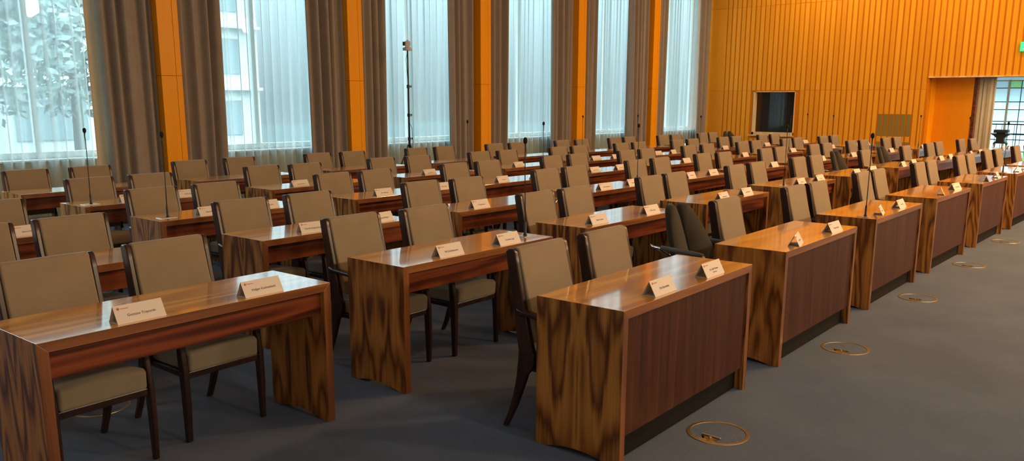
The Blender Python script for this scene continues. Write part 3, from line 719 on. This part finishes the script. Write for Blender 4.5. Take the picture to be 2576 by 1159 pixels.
# ================================================================ floor outlets
def make_outlet():
    root = empty('floor_outlet')
    bm = B(); n = 48
    rings = []
    for r, z in ((.155, .0003), (.154, .003), (.139, .003), (.138, .0003)):
        rings.append([bm.verts.new((r * math.cos(2 * PI * k / n), r * math.sin(2 * PI * k / n), z)) for k in range(n)])
    for a, b in zip(rings, rings[1:] + rings[:1]):
        for k in range(n): bm.faces.new((a[k], a[(k + 1) % n], b[(k + 1) % n], b[k]))
    obj('ring', bm, M['brass'], root)
    bm = B(); lathe(bm, [(.001, .0004), (.1375, .0004), (.1375, .0012), (.001, .0012)], 40); obj('carpet_inlay', bm, M['carpet'], root)
    bm = B()
    an = [PI + .42 - .84 * k / 8 for k in range(9)]
    prism(bm, [(.138 * math.cos(t), .138 * math.sin(t)) for t in an] + [(-.075, -.052), (-.068, 0), (-.075, .052)][::-1][::-1], 'z', .0013, .0035)
    f = obj('cable_flap', bm, M['brass'], root)
    bm = B(); box(bm, -.078, -.066, -.05, .05, .0036, .009); box(bm, -.095, -.078, -.006, .006, .0036, .007); obj('flap_lever', bm, M['metal'], f, bev=.002)
    return root
protoO = make_outlet(); first = True
for (x, y, rz, lab) in OUTLETS:
    o = protoO if first else copy_tree(protoO); first = False
    o.location = (x, y, 0); o.rotation_euler = (0, 0, rz); tag(o, lab, 'floor outlet', 'round floor outlets')
# ================================================================ pan-tilt camera on a tall stand
t_ = tag(empty('camera_stand', (6.80, 8.72, 0)), 'tall slim black telescopic tripod stand before the second window voile', 'stand')
bm = B(); tube(bm, [(0, 0, .10), (0, 0, 1.02)], .020, 12); obj('lower_pole', bm, M['blackpl'], t_, smooth=True)
bm = B(); tube(bm, [(0, 0, 1.02), (0, 0, 1.90)], .0155, 12); obj('middle_pole', bm, M['blackpl'], t_, smooth=True)
bm = B(); tube(bm, [(0, 0, 1.90), (0, 0, 2.49)], .012, 12); obj('upper_pole', bm, M['blackpl'], t_, smooth=True)
for z in (1.02, 1.42, 1.90):
    bm = B(); lathe(bm, [(.018, -.03), (.026, -.025), (.026, .025), (.018, .03)], 12, (0, 0, z)); c = obj('collar', bm, M['blackpl'], t_, smooth=True, auto=40)
    bm = B(); tube(bm, [(.02, 0, z), (.055, -.01, z + .004)], .006, 8); tube(bm, [(.055, -.01, z - .018), (.055, -.01, z + .022)], .008, 8); obj('clamp_knob', bm, M['blackpl'], c, smooth=True)
for k in range(3):
    an = 2 * PI * k / 3 + .5; bm = B()
    tube(bm, [(.02 * math.cos(an), .02 * math.sin(an), .92), (.36 * math.cos(an), .36 * math.sin(an), .012)], .011, 8); lg = obj('leg', bm, M['blackpl'], t_, smooth=True)
    bm = B(); tube(bm, [(.0, 0, .42), (.2 * math.cos(an), .2 * math.sin(an), .43)], .006, 6); obj('brace', bm, M['blackpl'], lg, smooth=True)
c_ = tag(empty('video_camera', (6.80, 8.72, 2.49), R(-130)), 'small grey pan-tilt video camera on top of the tall stand', 'camera')
bm = B(); lathe(bm, [(.075, .005), (.08, .012), (.08, .045), (.07, .055), (.055, .06)], 20); obj('base', bm, M['camgrey'], c_, smooth=True, auto=40)
for s in (-1, 1):
    bm = B(); prism(bm, [(-.035, .055), (.035, .055), (.030, .15), (.012, .175), (-.012, .175), (-.030, .15)], 'x', s * .062 - .012, s * .062 + .012); obj('yoke_arm', bm, M['camgrey'], c_, bev=.005)
bm = B(); box(bm, -.048, .048, -.045, .05, .078, .155); h = obj('camera_head', bm, M['camgrey'], c_, bev=.012)
bm = B(); lathe(bm, [(.034, 0), (.034, .03), (.026, .034)], 18); bmesh.ops.transform(bm, matrix=Matrix.Translation((0, -.045, .117)) @ Matrix.Rotation(PI / 2, 4, 'X'), verts=bm.verts); obj('lens', bm, M['blackpl'], h, smooth=True, auto=40)
bm = B(); lathe(bm, [(.012, -.001), (.012, .004)], 10); obj('mount', bm, M['blackpl'], c_)
bm = B(); tube(bm, [(6.742, 8.66, 2.47), (6.735, 8.69, 2.35), (6.755, 8.69, 2.1), (6.782, 8.695, 1.86), (6.775, 8.69, 1.6), (6.778, 8.69, 1.3), (6.84, 8.69, 1.2), (6.845, 8.68, .95), (6.80, 8.67, .7), (6.83, 8.60, .3), (6.9, 8.5, .006), (7.2, 8.45, .006)], .004, 6)
tag(obj('cable', bm, M['blackpl'], None, smooth=True), 'thin black cable hanging down along the tall camera stand', 'cable')
# ================================================================ outside
bm = B(); box(bm, -60, 90, 9.95, 90, -1.4, -1.2); struct('ground_outside', bm, M['lawn'])
b_ = tag(empty('building', (18, 36, -1.2)), 'pale building with window bands seen through the first and second window', 'building')
bm = B(); box(bm, -16, 3.6, 0, 8, 0, 9.5); obj('wall', bm, M['facade'], b_)
for z in (1.2, 4.2, 7.2):
    for q in range(5):
        bm = B(); box(bm, -15.6 + q * 3.8, -12.7 + q * 3.8, -.06, .02, z, z + 1.7); w = obj('window_band', bm, M['farglass'], b_)
for z in (3.4, 6.4, 9.4):
    bm = B(); box(bm, -16, 3.6, -.35, 0, z, z + .14); obj('ledge', bm, M['white'], b_)
def tree(x, y, h, r, seed, lab):
    t = tag(empty('tree', (x, y, -1.2)), lab, 'tree', 'trees outside the windows')
    rnd = random.Random(seed); bm = B()
    tube(bm, [(0, 0, 0), (.05, 0, h * .4), (0, .1, h * .75)], [.22, .16, .07], 8); obj('trunk', bm, M['bark'], t, smooth=True)
    bm = B()
    for k in range(2600):
        u = Vector((rnd.gauss(0, 1), rnd.gauss(0, 1), rnd.gauss(0, 1))).normalized() * r * rnd.random() ** .4
        p = Vector((0, 0, h * .65)) + Vector((u.x, u.y, u.z * h * .42 / r))
        a = Vector((rnd.gauss(0, 1), rnd.gauss(0, 1), rnd.gauss(0, 1))).normalized() * .22; c = a.orthogonal().normalized() * .11
        bm.faces.new([bm.verts.new(p + q) for q in (-a, -c, a, c)])
    obj('crown', bm, M['leaf'], t)
for args in TREES: tree(*args)
# ================================================================ light
w = bpy.data.worlds.new('sky'); SC.world = w; w.use_nodes = True
nt = w.node_tree; bg = nt.nodes['Background']      # overcast sky, brighter towards the zenith
tc = nt.nodes.new('ShaderNodeTexCoord'); sx = nt.nodes.new('ShaderNodeSeparateXYZ'); nt.links.new(tc.outputs['Generated'], sx.inputs[0])
el = nmath(nt.nodes, nt.links, 'MAXIMUM', sx.outputs[2], 0.0)
nt.links.new(nmath(nt.nodes, nt.links, 'ADD', nmath(nt.nodes, nt.links, 'MULTIPLY', nmath(nt.nodes, nt.links, 'POWER', el, 1.25), SKYZ - SKYS), SKYS), bg.inputs[1])
bg.inputs[0].default_value = (*SKY, 1)
for k, (x0, x1) in enumerate(BAYS):
    ld = bpy.data.lights.new('window_portal', 'AREA'); ld.shape = 'RECTANGLE'; ld.size = x1 - x0 - .3; ld.size_y = 4.6; ld.cycles.is_portal = True
    lo = bpy.data.objects.new('window_portal', ld); lo.location = ((x0 + x1) / 2, 9.92, 3.25); lo.rotation_euler = (-PI / 2, 0, 0); COL.objects.link(lo)
ld = bpy.data.lights.new('lobby_portal', 'AREA'); ld.shape = 'RECTANGLE'; ld.size = 6.5; ld.size_y = 2.3; ld.cycles.is_portal = True
lo = bpy.data.objects.new('lobby_portal', ld); lo.location = (24.15, .6, 1.15); lo.rotation_euler = (PI / 2, 0, PI / 2); COL.objects.link(lo)
def lamp(x, y, e, size=.5, z=5.95, tilt=0, col=WARM):
    ld = bpy.data.lights.new('ceiling_and_fill_light', 'AREA'); ld.shape = 'DISK'; ld.size = size; ld.energy = e; ld.color = col
    lo = bpy.data.objects.new('ceiling_and_fill_light', ld); lo.location = (x, y, z); lo.rotation_euler = (tilt, 0, 0); COL.objects.link(lo)
for a in LAMPS: lamp(*a)
SC.view_settings.view_transform = 'Standard'; SC.view_settings.look = 'None'
SC.view_settings.exposure = EXPO; SC.view_settings.gamma = 1.0; SC.view_settings.use_curve_mapping = False
try:
    SC.cycles.use_denoising = True; SC.cycles.max_bounces = 8; SC.cycles.diffuse_bounces = 4; SC.cycles.transparent_max_bounces = 24; SC.cycles.sample_clamp_indirect = 6.0
except Exception: pass
